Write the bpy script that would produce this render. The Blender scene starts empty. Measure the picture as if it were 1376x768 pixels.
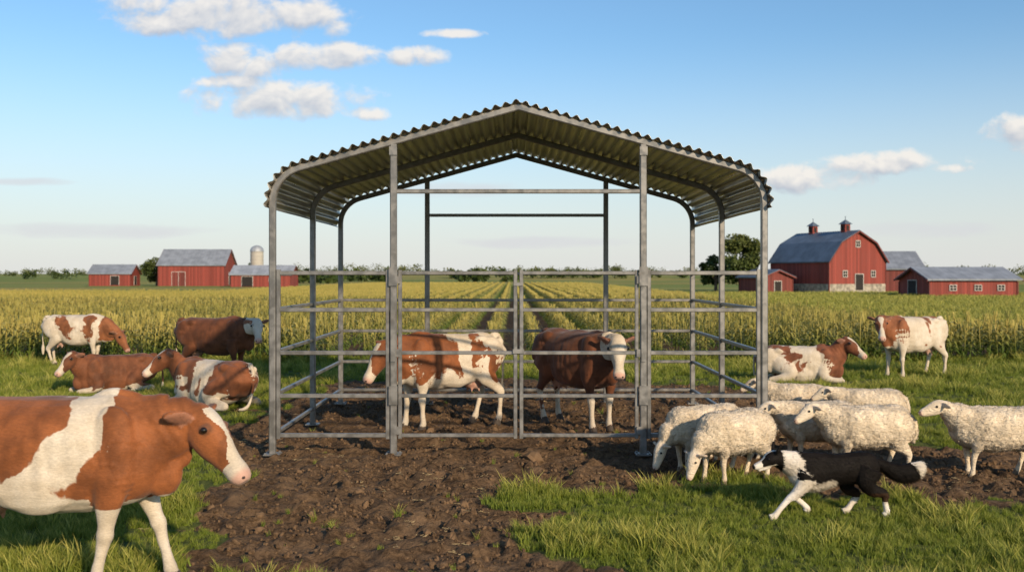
import bpy, math, numpy as np
from mathutils import Vector, Matrix, kdtree
rad=math.radians
rng=np.random.default_rng(7)
scene=bpy.context.scene
# ------------------------------------------------------------------ helpers
def mk(name,verts,faces,mats=None,parent=None,smooth=False,midx=None,link=True):
    me=bpy.data.meshes.new(name)
    me.from_pydata([tuple(map(float,v)) for v in verts],[],[tuple(int(i) for i in f) for f in faces])
    if mats:
        for m in (mats if isinstance(mats,(list,tuple)) else [mats]): me.materials.append(m)
    if midx is not None: me.polygons.foreach_set('material_index',np.array(midx,dtype=np.int32))
    if smooth: me.polygons.foreach_set('use_smooth',np.ones(len(me.polygons),dtype=bool))
    me.update()
    o=bpy.data.objects.new(name,me)
    if link: scene.collection.objects.link(o)
    if parent: o.parent=parent
    return o
def empty(name,loc=(0,0,0),rz=0,s=1):
    e=bpy.data.objects.new(name,None); e.empty_display_size=.3
    scene.collection.objects.link(e); e.location=loc; e.rotation_euler=(0,0,rz); e.scale=(s,s,s)
    return e
class B:
    def __init__(s): s.v=[];s.f=[];s.m=[]
    def add(s,v,f,m=0):
        o=len(s.v); s.v+= [tuple(p) for p in v]; s.f+=[tuple(i+o for i in q) for q in f]; s.m+=[m]*len(f)
    def box(s,c,d,m=0):
        x,y,z=c;a,b,h=d[0]/2,d[1]/2,d[2]/2
        v=[(x+i*a,y+j*b,z+k*h) for i in(-1,1) for j in(-1,1) for k in(-1,1)]
        s.add(v,[(0,1,3,2),(4,6,7,5),(0,4,5,1),(2,3,7,6),(0,2,6,4),(1,5,7,3)],m)
    def tube(s,pts,w,h,side=(0,1,0),m=0,ch=.15):
        P=[Vector(p) for p in pts];n=len(P)
        a,b=w/2,h/2;c=min(a,b)*2*ch
        prof=[(a,b-c),(a-c,b),(-a+c,b),(-a,b-c),(-a,-b+c),(-a+c,-b),(a-c,-b),(a,-b+c)]
        vs=[]
        for i in range(n):
            if i==0:T=P[1]-P[0];k=1
            elif i==n-1:T=P[-1]-P[-2];k=1
            else:
                t1=(P[i]-P[i-1]).normalized();t2=(P[i+1]-P[i]).normalized();T=t1+t2;k=1/max(.3,math.cos(t1.angle(t2)/2) if t1.angle(t2)>1e-5 else 1)
            T.normalize();S=Vector(side);S=(S-T*S.dot(T)).normalized();U=T.cross(S)
            for p in prof: vs.append(P[i]+S*p[0]+U*p[1]*k)
        f=[]
        for i in range(n-1):
            for j in range(8):
                f.append((i*8+j,i*8+(j+1)%8,(i+1)*8+(j+1)%8,(i+1)*8+j))
        f.append(tuple(range(7,-1,-1)));f.append(tuple(range((n-1)*8,n*8)))
        s.add(vs,f,m)
    def obj(s,name,mats,parent=None,smooth=False,link=True): return mk(name,s.v,s.f,mats,parent,smooth,s.m,link)
T2=rng.random((512,512))
def vn(x,y):
    ix=np.floor(x).astype(int);iy=np.floor(y).astype(int);fx=x-ix;fy=y-iy
    fx=fx*fx*(3-2*fx);fy=fy*fy*(3-2*fy);a=ix&511;b=iy&511;a1=(ix+1)&511;b1=(iy+1)&511
    return (T2[a,b]*(1-fx)+T2[a1,b]*fx)*(1-fy)+(T2[a,b1]*(1-fx)+T2[a1,b1]*fx)*fy
def fbm(x,y,o=4):
    r=0;a=.5;t=0
    for i in range(o): r=r+a*vn(x+17.3*i,y-9.1*i);t+=a;a*=.5;x=x*2.03;y=y*2.03
    return r/t
T3=rng.random((64,64,64))
def vn3(p):
    i=np.floor(p).astype(int);f=p-i;f=f*f*(3-2*f);a=i&63;b=(i+1)&63
    x0,y0,z0=a.T;x1,y1,z1=b.T;fx,fy,fz=f.T
    c00=T3[x0,y0,z0]*(1-fx)+T3[x1,y0,z0]*fx;c10=T3[x0,y1,z0]*(1-fx)+T3[x1,y1,z0]*fx
    c01=T3[x0,y0,z1]*(1-fx)+T3[x1,y0,z1]*fx;c11=T3[x0,y1,z1]*(1-fx)+T3[x1,y1,z1]*fx
    return (c00*(1-fy)+c10*fy)*(1-fz)+(c01*(1-fy)+c11*fy)*fz
def sstep(a,b,x):
    t=np.clip((x-a)/(b-a),0,1);return t*t*(3-2*t)
# --- node helpers
def nd(nt,t,props=None,ins=None):
    n=nt.nodes.new(t)
    for k,v in (props or {}).items(): setattr(n,k,v)
    for k,v in (ins or {}).items():
        s=n.inputs[k]
        if isinstance(v,bpy.types.NodeSocket): nt.links.new(v,s)
        else:
            if isinstance(v,tuple) and len(v)==3 and s.type=='RGBA': v=v+(1,)
            s.default_value=v
    return n
def mth(nt,op,a,b=0.0,c=0.0,clamp=False):
    return nd(nt,'ShaderNodeMath',{'operation':op,'use_clamp':clamp},{0:a,1:b,2:c}).outputs[0]
def mix(nt,f,a,b,bt='MIX'):
    n=nd(nt,'ShaderNodeMix',{'data_type':'RGBA','blend_type':bt},{0:f,6:a,7:b});return n.outputs[2]
def mrange(nt,v,a,b,c=0.0,d=1.0,sm=True):
    return nd(nt,'ShaderNodeMapRange',{'interpolation_type':'SMOOTHSTEP' if sm else 'LINEAR'},{0:v,1:a,2:b,3:c,4:d}).outputs[0]
def noise(nt,vec,scale,detail=3.0,dist=0.0,rough=.5):
    ins={'Scale':scale,'Detail':detail,'Distortion':dist,'Roughness':rough}
    if vec is not None: ins['Vector']=vec
    return nd(nt,'ShaderNodeTexNoise',None,ins)
def mapping(nt,vec,loc=(0,0,0),sc=(1,1,1),rot=(0,0,0)):
    return nd(nt,'ShaderNodeMapping',None,{'Vector':vec,'Location':loc,'Scale':sc,'Rotation':rot}).outputs[0]
def newmat(name):
    m=bpy.data.materials.new(name);m.use_nodes=True;nt=m.node_tree
    for n in list(nt.nodes): nt.nodes.remove(n)
    out=nt.nodes.new('ShaderNodeOutputMaterial')
    return m,nt,out
def princ(nt,out,col,rough=.6,metal=0.0,bump=None,bs=.3,bd=.01,spec=.5):
    p=nd(nt,'ShaderNodeBsdfPrincipled',None,{'Base Color':col,'Roughness':rough,'Metallic':metal,'Specular IOR Level':spec})
    if bump is not None:
        b=nd(nt,'ShaderNodeBump',None,{'Height':bump,'Strength':bs,'Distance':bd});nt.links.new(b.outputs[0],p.inputs['Normal'])
    nt.links.new(p.outputs[0],out.inputs[0]);return p
def simple(name,c,rough=.6,metal=0.0,var=.25,sc=8.0,bs=.2,bd=.005,spec=.5):
    m,nt,out=newmat(name)
    tc=nd(nt,'ShaderNodeTexCoord').outputs['Object']
    n=noise(nt,tc,sc,5.0)
    c2=tuple(x*(1-var) for x in c);c3=tuple(min(1,x*(1+var)) for x in c)
    col=mix(nt,mrange(nt,n.outputs[0],.3,.7),c2,c3)
    n2=noise(nt,tc,sc*8,3.0)
    princ(nt,out,col,rough,metal,n2.outputs[0],bs,bd,spec);return m
# ------------------------------------------------------------------ world
SUN_EL=22.0; SUN_AZ=148.0
w=bpy.data.worlds.new('sky');scene.world=w;w.use_nodes=True;nt=w.node_tree
for n in list(nt.nodes): nt.nodes.remove(n)
STR=.13
wo=nt.nodes.new('ShaderNodeOutputWorld')
sky=nd(nt,'ShaderNodeTexSky',{'sky_type':'NISHITA','sun_disc':False,'sun_elevation':rad(SUN_EL),'sun_rotation':rad(SUN_AZ),'air_density':1.1,'dust_density':.6,'ozone_density':1.6,'altitude':100.0})
tc=nd(nt,'ShaderNodeTexCoord').outputs['Generated']
sp=nd(nt,'ShaderNodeSeparateXYZ',None,{0:tc})
yy=mth(nt,'MAXIMUM',mth(nt,'ABSOLUTE',sp.outputs[1]),.08)
P=nd(nt,'ShaderNodeCombineXYZ',None,{0:mth(nt,'DIVIDE',sp.outputs[0],yy),1:mth(nt,'DIVIDE',sp.outputs[2],yy)}).outputs[0]
def cloudgroup(name,ells,nscale,nstretch,amp,det):
    g=bpy.data.node_groups.new(name,'ShaderNodeTree')
    g.interface.new_socket('Vector',in_out='INPUT',socket_type='NodeSocketVector')
    g.interface.new_socket('Value',in_out='OUTPUT',socket_type='NodeSocketFloat')
    gi=g.nodes.new('NodeGroupInput');go=g.nodes.new('NodeGroupOutput')
    V=gi.outputs[0]
    cur=None
    for (a,b,c,d) in ells:
        s=mapping(g,V,(-a/c,-b/d,0),(1/c,1/d,0))
        l=nd(g,'ShaderNodeVectorMath',{'operation':'DOT_PRODUCT'},{0:s,1:s}).outputs['Value']
        cur=l if cur is None else mth(g,'MINIMUM',cur,l)
    n=noise(g,mapping(g,V,(3,1,0),(1,nstretch,1)),nscale,det,0.25,.58).outputs[0]
    f=mth(g,'MAXIMUM',mth(g,'SUBTRACT',1.0,cur),-1.6)
    d=mth(g,'ADD',f,mth(g,'MULTIPLY',mth(g,'SUBTRACT',n,.53),amp))
    g.links.new(d,go.inputs[0]);return g
cum=[(-.30,.272,.14,.030),(-.20,.268,.05,.022),(-.37,.262,.07,.018),(-.275,.222,.06,.022),(-.205,.226,.08,.016),(-.235,.182,.11,.022),(-.29,.200,.04,.010),(-.15,.168,.035,.009),(-.10,.226,.035,.013),
     (.385,.117,.085,.014),(.305,.100,.075,.016),(.45,.111,.03,.006),(.53,.147,.05,.024),(-.06,.25,.04,.006)]
wis=[(.03,.034,.12,.008),(.43,.048,.10,.010),(-.43,.046,.14,.010),(-.5,.097,.06,.005),(-.08,.09,.1,.01)]
g1=cloudgroup('cumulus',cum,26.0,1.25,3.3,5.0);g1b=cloudgroup('cumulus_soft',cum,26.0,1.25,3.3,3.0);g2=cloudgroup('wisps',wis,12.0,4.0,2.2,3.0)
def callg(g,v):
    n=nt.nodes.new('ShaderNodeGroup');n.node_tree=g;nt.links.new(v,n.inputs[0]);return n.outputs[0]
d1=callg(g1,P)
P2=nd(nt,'ShaderNodeVectorMath',{'operation':'ADD'},{0:P,1:(.004,.009,0)}).outputs[0]
d2=callg(g1b,P2)
al=mrange(nt,d1,-.1,.85);al=mth(nt,'MULTIPLY',al,.92)
lit=mth(nt,'ADD',.52,mth(nt,'MULTIPLY',mth(nt,'SUBTRACT',d1,d2),.70),0,True)
ccol=mix(nt,lit,tuple(x/STR for x in(.50,.54,.62)),tuple(x/STR for x in(.93,.88,.82)))
aw=mth(nt,'MULTIPLY',mrange(nt,callg(g2,P),-.1,1.1),.6)
wcol=tuple(x/STR for x in(.68,.68,.72))
hz=mrange(nt,sp.outputs[2],-.03,.25,.90,0.0)
skyt=mix(nt,1.0,sky.outputs[0],(.78,1.02,1.20),'MULTIPLY')
skyc=mix(nt,hz,skyt,tuple(x/STR for x in(.76,.75,.745)))
c=mix(nt,aw,skyc,wcol);c=mix(nt,al,c,ccol)
bg=nd(nt,'ShaderNodeBackground',None,{0:c,1:STR});nt.links.new(bg.outputs[0],wo.inputs[0])
sl=bpy.data.lights.new('sun','SUN');sl.energy=5.0;sl.angle=rad(1.6);sl.color=(1,.80,.56)
so=bpy.data.objects.new('sun',sl);scene.collection.objects.link(so)
sd=Vector((math.sin(rad(SUN_AZ))*math.cos(rad(SUN_EL)),math.cos(rad(SUN_AZ))*math.cos(rad(SUN_EL)),math.sin(rad(SUN_EL))))
so.rotation_euler=sd.to_track_quat('Z','Y').to_euler();so.location=(10,-10,20)
# ------------------------------------------------------------------ camera
cd=bpy.data.cameras.new('camera');cam=bpy.data.objects.new('camera',cd);scene.collection.objects.link(cam);scene.camera=cam
cam.location=(0,0,2.1);cam.rotation_euler=(rad(90),0,0)
cd.sensor_width=36;cd.lens=34.0;cd.shift_y=-14/1376;cd.clip_end=9000;cd.clip_start=.1
cd.dof.use_dof=True;cd.dof.focus_distance=10.5;cd.dof.aperture_fstop=2.0
scene.view_settings.view_transform='Standard';scene.view_settings.look='None';scene.view_settings.exposure=0
# ------------------------------------------------------------------ animals
def catmull(P,n=4):
    P=np.array(P,float);Q=np.vstack([2*P[0]-P[1],P,2*P[-1]-P[-2]]);out=[]
    for i in range(1,len(Q)-2):
        p0,p1,p2,p3=Q[i-1:i+3]
        for k in range(n):
            t=k/n;out.append(.5*((2*p1)+(-p0+p2)*t+(2*p0-5*p1+4*p2-p3)*t*t+(-p0+3*p1-3*p2+p3)*t**3))
    out.append(P[-1]);return np.array(out)
def loft(st,side=(0,1,0),seg=18,pw=1.0):
    A=catmull(st);A[:,3:]=np.maximum(A[:,3:],.004);n=len(A);C=A[:,:3]
    T=np.gradient(C,axis=0);T/=np.linalg.norm(T,axis=1)[:,None]+1e-9
    V=[];L=[]
    for i in range(n):
        t=T[i];s=np.array(side,float);s=s-t*s.dot(t);s/=np.linalg.norm(s)+1e-9;u=np.cross(t,s)
        for j in range(seg):
            a=2*math.pi*j/seg;ca,sa=math.cos(a),math.sin(a)
            ca=math.copysign(abs(ca)**pw,ca);sa=math.copysign(abs(sa)**pw,sa)
            V.append(C[i]+s*ca*A[i,3]+u*sa*A[i,4]);L.append(i/(n-1))
    F=[(i*seg+j,i*seg+(j+1)%seg,(i+1)*seg+(j+1)%seg,(i+1)*seg+j) for i in range(n-1) for j in range(seg)]
    F.append(tuple(range(seg-1,-1,-1)));F.append(tuple(range((n-1)*seg,n*seg)))
    return V,F,L
def ellip(c,r,n=14,m=8):
    V=[(c[0],c[1],c[2]+r[2])]
    for i in range(1,m):
        ph=math.pi*i/m
        for j in range(n):
            a=2*math.pi*j/n;V.append((c[0]+r[0]*math.sin(ph)*math.cos(a),c[1]+r[1]*math.sin(ph)*math.sin(a),c[2]+r[2]*math.cos(ph)))
    V.append((c[0],c[1],c[2]-r[2]));F=[]
    for j in range(n):
        F.append((0,1+j,1+(j+1)%n));b=1+(m-2)*n;F.append((len(V)-1,b+(j+1)%n,b+j))
    for i in range(m-2):
        for j in range(n):
            a=1+i*n;F.append((a+j,a+n+j,a+n+(j+1)%n,a+(j+1)%n))
    return V,F,[.5]*len(V)
eye_mat=simple('eye_dark',(.012,.008,.006),.12,0,.1,10,0)
nostril_mat=simple('nostril_dark',(.03,.015,.012),.6)
def fur_mat(name,dark,white=(.70,.61,.49),scale=1.9,seed=0,pink=(.52,.29,.22),hoof=(.06,.045,.035),hair=110.0,hb=.5,hd=.006,sheen=.1,spec=.2,hd_dark=.25):
    m,nt,out=newmat(name)
    tc=nd(nt,'ShaderNodeTexCoord').outputs['Object']
    at=nd(nt,'ShaderNodeAttribute',{'attribute_name':'fur'});sp=nd(nt,'ShaderNodeSeparateColor',None,{0:at.outputs['Color']})
    mp=mapping(nt,tc,(seed*3.7,seed*1.3,seed*.7))
    n1=noise(nt,mp,scale,4.5,.6,.52).outputs[0]
    n2=noise(nt,mp,38.0,2.0).outputs[0]
    v=mth(nt,'ADD',mth(nt,'MULTIPLY',mth(nt,'SUBTRACT',n1,.5),3.4),mth(nt,'MULTIPLY',mth(nt,'SUBTRACT',sp.outputs[0],.5),4.0))
    v=mth(nt,'ADD',v,mth(nt,'MULTIPLY',mth(nt,'SUBTRACT',n2,.5),.2))
    f=mrange(nt,v,-.06,.06)
    n3=noise(nt,tc,5.0,4.0).outputs[0]
    n4=noise(nt,mapping(nt,tc,(0,0,0),(.35,1,1)),hair,3.0,.6).outputs[0]
    br=mix(nt,mrange(nt,n3,.3,.7),tuple(x*.62 for x in dark),tuple(x*1.25 for x in dark))
    wh=mix(nt,mrange(nt,n3,.35,.75),tuple(x*q for x,q in zip(white,(.84,.80,.74))),white)
    c=mix(nt,f,br,wh);c=mix(nt,mrange(nt,n4,.25,.75,hd_dark,0.0),c,(.02,.012,.008))
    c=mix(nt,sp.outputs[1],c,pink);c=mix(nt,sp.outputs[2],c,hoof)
    p=princ(nt,out,c,.66,0,n4,hb,hd,spec)
    p.inputs['Sheen Weight'].default_value=sheen
    return m
def build(root,parts,voxel,smooth,paint,mat,disp=None,fur=None):
    V=[];F=[];Lb=[];Lt=[]
    for (v,f,l,lab) in parts:
        o=len(V);V+=[tuple(p) for p in v];F+=[tuple(i+o for i in q) for q in f];Lb+=[lab]*len(v);Lt+=list(l)
    o=mk('tmp',V,F)
    r=o.modifiers.new('r','REMESH');r.mode='VOXEL';r.voxel_size=voxel
    s=o.modifiers.new('s','SMOOTH');s.factor=.5;s.iterations=smooth
    dg=bpy.context.evaluated_depsgraph_get();me=bpy.data.meshes.new_from_object(o.evaluated_get(dg))
    bpy.data.objects.remove(o,do_unlink=True)
    kd=kdtree.KDTree(len(V))
    for i,p in enumerate(V): kd.insert(p,i)
    kd.balance()
    n=len(me.vertices);co=np.zeros(n*3);me.vertices.foreach_get('co',co);co=co.reshape(-1,3)
    ii=np.array([kd.find(p)[1] for p in co]);lab=np.array(Lb)[ii];lt=np.array(Lt)[ii]
    no=np.zeros(n*3);me.vertices.foreach_get('normal',no);no=no.reshape(-1,3).copy()
    if disp is not None:
        co=co+no*disp(co,lab,lt)[:,None];me.vertices.foreach_set('co',co.ravel())
    C=paint(co,lab,lt,no);a=me.color_attributes.new('fur','FLOAT_COLOR','POINT');a.data.foreach_set('color',np.column_stack([C,np.ones(n)]).ravel())
    me.materials.clear();me.materials.append(mat)
    me.polygons.foreach_set('use_smooth',np.ones(len(me.polygons),dtype=bool));me.update()
    b=bpy.data.objects.new('body',me);scene.collection.objects.link(b);b.parent=root
    if fur:
        per,lens,wid,lay=fur
        idx=np.repeat(np.arange(n),per);k=len(idx)
        LL=lens(lab,lt,co)[idx]*rng.uniform(.6,1.2,k);ok=LL>.002;idx=idx[ok];LL=LL[ok];k=len(idx)
        base=co[idx]+rng.normal(0,voxel*.4,(k,3));d=no[idx]*lay[1]+np.array(lay[0])+rng.normal(0,lay[2],(k,3));d/=np.linalg.norm(d,axis=1)[:,None]
        s=np.cross(d,no[idx]+rng.normal(0,.3,(k,3)));s/=np.linalg.norm(s,axis=1)[:,None]+1e-9
        base=base-no[idx]*.003
        v=np.stack([base-s*wid,base+s*wid,base+d*LL[:,None]],1).reshape(-1,3)
        me2=bpy.data.meshes.new('coat_hair');me2.from_pydata(v.tolist(),[],np.arange(k*3).reshape(-1,3).tolist())
        a=me2.color_attributes.new('fur','FLOAT_COLOR','POINT');a.data.foreach_set('color',np.column_stack([np.repeat(C[idx],3,axis=0),np.ones(k*3)]).ravel())
        me2.materials.append(mat)
        me2.polygons.foreach_set('use_smooth',np.ones(k,dtype=bool));me2.update()
        nn=no[idx]+rng.normal(0,.22,(k,3));nn/=np.linalg.norm(nn,axis=1)[:,None]
        me2.normals_split_custom_set_from_vertices(np.repeat(nn,3,axis=0).tolist())
        h=bpy.data.objects.new('coat_hair',me2);scene.collection.objects.link(h);h.parent=root
    return b
def nrm(v): v=np.array(v,float);return v/np.linalg.norm(v)
def headframe(D,roll=0):
    D=nrm(D);S=nrm(np.cross((0,0,1),D));U=np.cross(D,S)
    return D,S,U
def blob_child(name,c,r,root,mat):
    v,f,_=ellip((0,0,0),r,12,8);o=mk(name,v,f,mat,root,True);o.location=c;return o
def cow(loc,heading,s=1.0,poll=(.98,0,1.24),hd=(.7,0,-.7),legs=(0,0,0,0),lying=False,face='blaze',bias=.5,legw=1.0,blobs=(),dark=(.30,.10,.032),seed=1,voxel=.017,tail=0,belly=.25,knee=(0,0),pscale=2.3,hair=False):
    root=empty('cow',(loc[0],loc[1],loc[2] if len(loc)>2 else 0),rad(heading),s)
    dz=-.54 if lying else 0
    parts=[]
    def L(st,lab,side=(0,1,0),pw=1.0,seg=18): parts.append((*loft(st,side,seg,pw),lab))
    def E(c,r,lab): parts.append((*ellip(c,r),lab))
    tr=[(-.83,0,1.12,.07,.08),(-.79,0,1.08,.16,.18),(-.66,0,1.035,.22,.275),(-.48,0,1.0,.245,.315),(-.24,0,.945,.285,.355),(.06,0,.92,.305,.385),(.32,0,.93,.28,.38),(.55,0,.955,.225,.355),(.72,0,.97,.165,.28),(.82,0,.96,.10,.18)]
    L([(x,y,z+dz,a,b) for x,y,z,a,b in tr],0,pw=.86,seg=24)
    for sg in(-1,1):
        E((.50,sg*.185,1.0+dz),(.155,.085,.27),0);E((-.57,sg*.175,1.0+dz),(.22,.10,.26),0);E((-.43,sg*.185,1.20+dz),(.12,.07,.075),0);E((-.77,sg*.10,1.17+dz),(.06,.05,.06),0)
        E((.02,sg*.17,.80+dz),(.34,.15,.24),0);E((.53,sg*.17,.82+dz),(.12,.08,.13),0)
    E((.74,0,.80+dz),(.14,.10,.17),0);E((.45,0,1.275+dz),(.2,.05,.07),0);E((-.75,0,1.25+dz),(.10,.045,.05),0)
    pl=np.array(poll,float);D,S,U=headframe(hd)
    B0=np.array((.66,0,1.06+dz));M=(B0+pl)/2+np.array((0,0,-.02))
    e=pl+D*.02
    nk=[(.42,0,1.0+dz,.20,.30),(.58,0,1.03+dz,.175,.29),(*(B0*.75+pl*.25),.15,.24),(*M,.128,.205),(*(B0*.2+pl*.8+np.array((0,0,-.01))),.11,.16),(*e,.09,.11)]
    L(nk,1)
    E(tuple(M+np.array((-.02,0,-.18))),(.16,.03,.11),1)
    hs=[(-.06,.065,.075,0),(-.01,.092,.105,.0),(.07,.106,.125,-.005),(.15,.114,.130,-.015),(.23,.094,.126,-.02),(.32,.070,.100,-.022),(.41,.064,.079,-.02),(.475,.076,.074,-.02),(.525,.070,.062,-.022),(.555,.044,.038,-.025)]
    L([(*(pl+D*t+U*u),a,b) for t,a,b,u in hs],2,side=S,pw=.9)
    for sg in(-1,1):
        b=pl+D*.03+S*sg*.075+U*.02;dr=nrm(S*sg*.85-U*.22-D*.50)
        L([(*(b+dr*t),w_,.021) for t,w_ in((0,.026),(.05,.052),(.105,.072),(.16,.056),(.205,.016))],4,side=nrm(U-S*sg*.1+D*.25),seg=12)
        E(tuple(pl+D*.145+S*sg*.092+U*.055),(.04,.04,.03),2)
    for i,sg in enumerate((-1,1)):
        if not lying:
            dx=legs[i];kb=knee[i]
            def X(z):
                k=[(.0,.535+dx),(.13,.52+dx*.92),(.42,.515+dx*.5+kb),(.72,.50+dx*.15),(1.05,.50)]
                return float(np.interp(z,[q[0] for q in k],[q[1] for q in k]))
            L([(X(z),sg*y,z,a,b) for z,y,a,b in((1.02,.14,.09,.17),(.86,.18,.09,.16),(.72,.185,.08,.12),(.58,.175,.058,.076),(.48,.165,.045,.052),(.42,.16,.050,.057),(.36,.16,.038,.043),(.25,.16,.031,.036),(.16,.16,.035,.040),(.115,.16,.042,.049),(.08,.16,.038,.045))],3)
            L([(X(z)+.01,sg*.16,z,a,b) for z,a,b in((.085,.041,.048),(.05,.048,.058),(.0,.054,.067))],7)
            dx=legs[2+i]
            def X(z):
                k=[(.0,-.585+dx),(.13,-.635+dx*.92),(.47,-.695+dx*.55),(.74,-.44+dx*.25),(1.08,-.55)]
                return float(np.interp(z,[q[0] for q in k],[q[1] for q in k]))
            L([(X(z),sg*y,z,a,b) for z,y,a,b in((1.05,.13,.11,.23),(.90,.185,.11,.22),(.76,.20,.09,.17),(.64,.195,.065,.115),(.54,.18,.044,.073),(.47,.175,.041,.062),(.40,.17,.033,.043),(.28,.17,.030,.035),(.17,.17,.034,.039),(.12,.17,.041,.049),(.08,.17,.038,.045))],3)
            L([(X(z)+.01,sg*.17,z,a,b) for z,a,b in((.085,.041,.048),(.05,.048,.058),(.0,.053,.065))],7)
        else:
            L([(.50,sg*.16,.46,.09,.17),(.46,sg*.22,.30,.085,.13),(.46,sg*.26,.16,.07,.09),(.62,sg*.26,.10,.055,.06),(.80,sg*.24,.085,.055,.055),(.82,sg*.23,.06,.045,.045),(.70,sg*.21,.045,.036,.036),(.56,sg*.2,.045,.042,.042),(.50,sg*.2,.045,.04,.04)],3,side=(0,1,0))
            L([(.51,sg*.2,.045,.04,.045),(.42,sg*.19,.04,.045,.05)],7)
            yo=.34 if sg==-1 else .30
            L([(-.52,sg*.14,.44,.12,.20),(-.38,sg*.22,.36,.12,.18),(-.20,sg*.30,.26,.11,.14),(-.22,sg*yo,.16,.085,.10),(-.42,sg*(yo+.03),.11,.06,.075),(-.60,sg*(yo+.04),.08,.045,.055),(-.55,sg*(yo+.07),.05,.04,.045),(-.38,sg*(yo+.09),.045,.036,.036),(-.2,sg*(yo+.10),.045,.042,.042),(-.15,sg*(yo+.10),.045,.04,.042)],3,side=(0,1,0))
            L([(-.16,sg*(yo+.10),.045,.042,.045),(-.06,sg*(yo+.1),.04,.05,.05)],7)
    if not lying:
        E((-.40,0,.62),(.16,.12,.11),6)
        for a,b in((-.34,.06),(-.34,-.06),(-.46,.06),(-.46,-.06)): E((a,b,.515),(.018,.018,.045),6)
        L([(-.78,0,1.25,.035,.035),(-.86,tail*.3,1.17,.03,.03),(-.885,tail*.6,.95,.022,.022),(-.89,tail,.72,.018,.018),(-.88,tail,.58,.02,.02),(-.88,tail,.45,.042,.042),(-.88,tail,.30,.02,.02)],5)
    else:
        L([(-.78,0,.71,.035,.035),(-.88,.03,.6,.03,.03),(-.92,.08,.35,.022,.022),(-.9,.14,.12,.025,.025),(-.85,.2,.04,.035,.03),(-.78,.26,.03,.02,.02)],5)
    def paint(co,lab,lt,no):
        n=len(co);R=np.full(n,bias);G=np.zeros(n);K=np.zeros(n)
        x,y,z=co.T;zz=z-dz
        tb=(lab==0)|(lab==1)
        R=np.where(tb,R+belly*2*sstep(.72,.52,zz),R)
        for (bx,bz,rx,rz,am) in blobs: R=R+am*np.exp(-((x-bx)/rx)**2-((zz-bz)/rz)**2)*tb
        if not lying: R=np.where(lab==3,bias+legw*sstep(.66,.42,z)-.02,R)
        else: R=np.where(lab==3,bias+legw*.5*sstep(.3,.1,z),R)
        rel=co-pl;a=rel@D;s_=rel@S;u=rel@U
        if face=='white': hr=np.ones(n)
        elif face=='blaze': hr=np.where((np.abs(s_)<.038+.02*np.sin(a*20))&(u>-.03)&(a>.02),1.0,.1);hr=np.where(a>.41,1.0,hr)
        else: hr=np.full(n,.05)
        R=np.where(lab==2,hr,R)
        pd=np.linalg.norm(rel,axis=1)+(vn3(co*9)-.5)*.10
        if face=='white': R=np.where(tb,R+(.97-R)*sstep(.30,.22,pd),R)
        else: R=np.where(tb,R-.34*sstep(.62,.34,pd),R)
        R=np.where(lab==4,.1,R)
        R=np.where(lab==5,np.where(lt>.55,1,bias+.1),R)
        G=np.where(lab==2,sstep(.47,.52,a)*.85,G);G=np.where(lab==6,.8,G)
        G=np.where((lab==4)&((no@D)>.35),.35,G)
        K=np.where(lab==7,1.0,0)
        K=np.maximum(K,np.where(lab==3,.35*sstep(.35,.05,z)*vn3(co*14),0))
        K=np.maximum(K,np.where(lab==2,.5*sstep(.05,.02,np.abs(a-.15))*sstep(.06,.09,np.abs(s_))*sstep(.0,.04,u),0))
        return np.column_stack([np.clip(R,0,1),G,K])
    def disp(co,lab,lt):
        b=(lab==0)|(lab==1);q=co+seed
        d=(vn3(q*4.5)-.5)*.030+(vn3(q*10)-.5)*.012
        rib=np.sin(co[:,0]*2*math.pi/.095+co[:,2]*3)*.0028*np.exp(-((co[:,0]-.08)/.25)**2)*np.exp(-((co[:,2]-dz-.95)/.2)**2)
        fold=np.where(lab==1,np.sin((co[:,0]*1.0+co[:,2]*.6)*2*math.pi/.075)*.004*vn3(q*6),0)
        return np.where(b,d+rib+fold,np.where(lab==3,(vn3(q*14)-.5)*.008,0))
    mat=fur_mat('cow_hide',dark,seed=seed,scale=pscale)
    build(root,parts,voxel,3,paint,mat,disp,fur=(2,lambda lab,lt,co:np.where(lab==7,0,np.where(lab==5,.03,np.where(lab==4,.012,0.0))),.0012,((-.7,0,-.5),.45,.25)) if hair else None)
    for sg in(-1,1):
        blob_child('eye',tuple(pl+D*.15+S*sg*.116+U*.055),(.026,.026,.022),root,eye_mat)
        blob_child('nostril',tuple(pl+D*.535+S*sg*.038+U*.012),(.015,.015,.012),root,nostril_mat)
    return root
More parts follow.
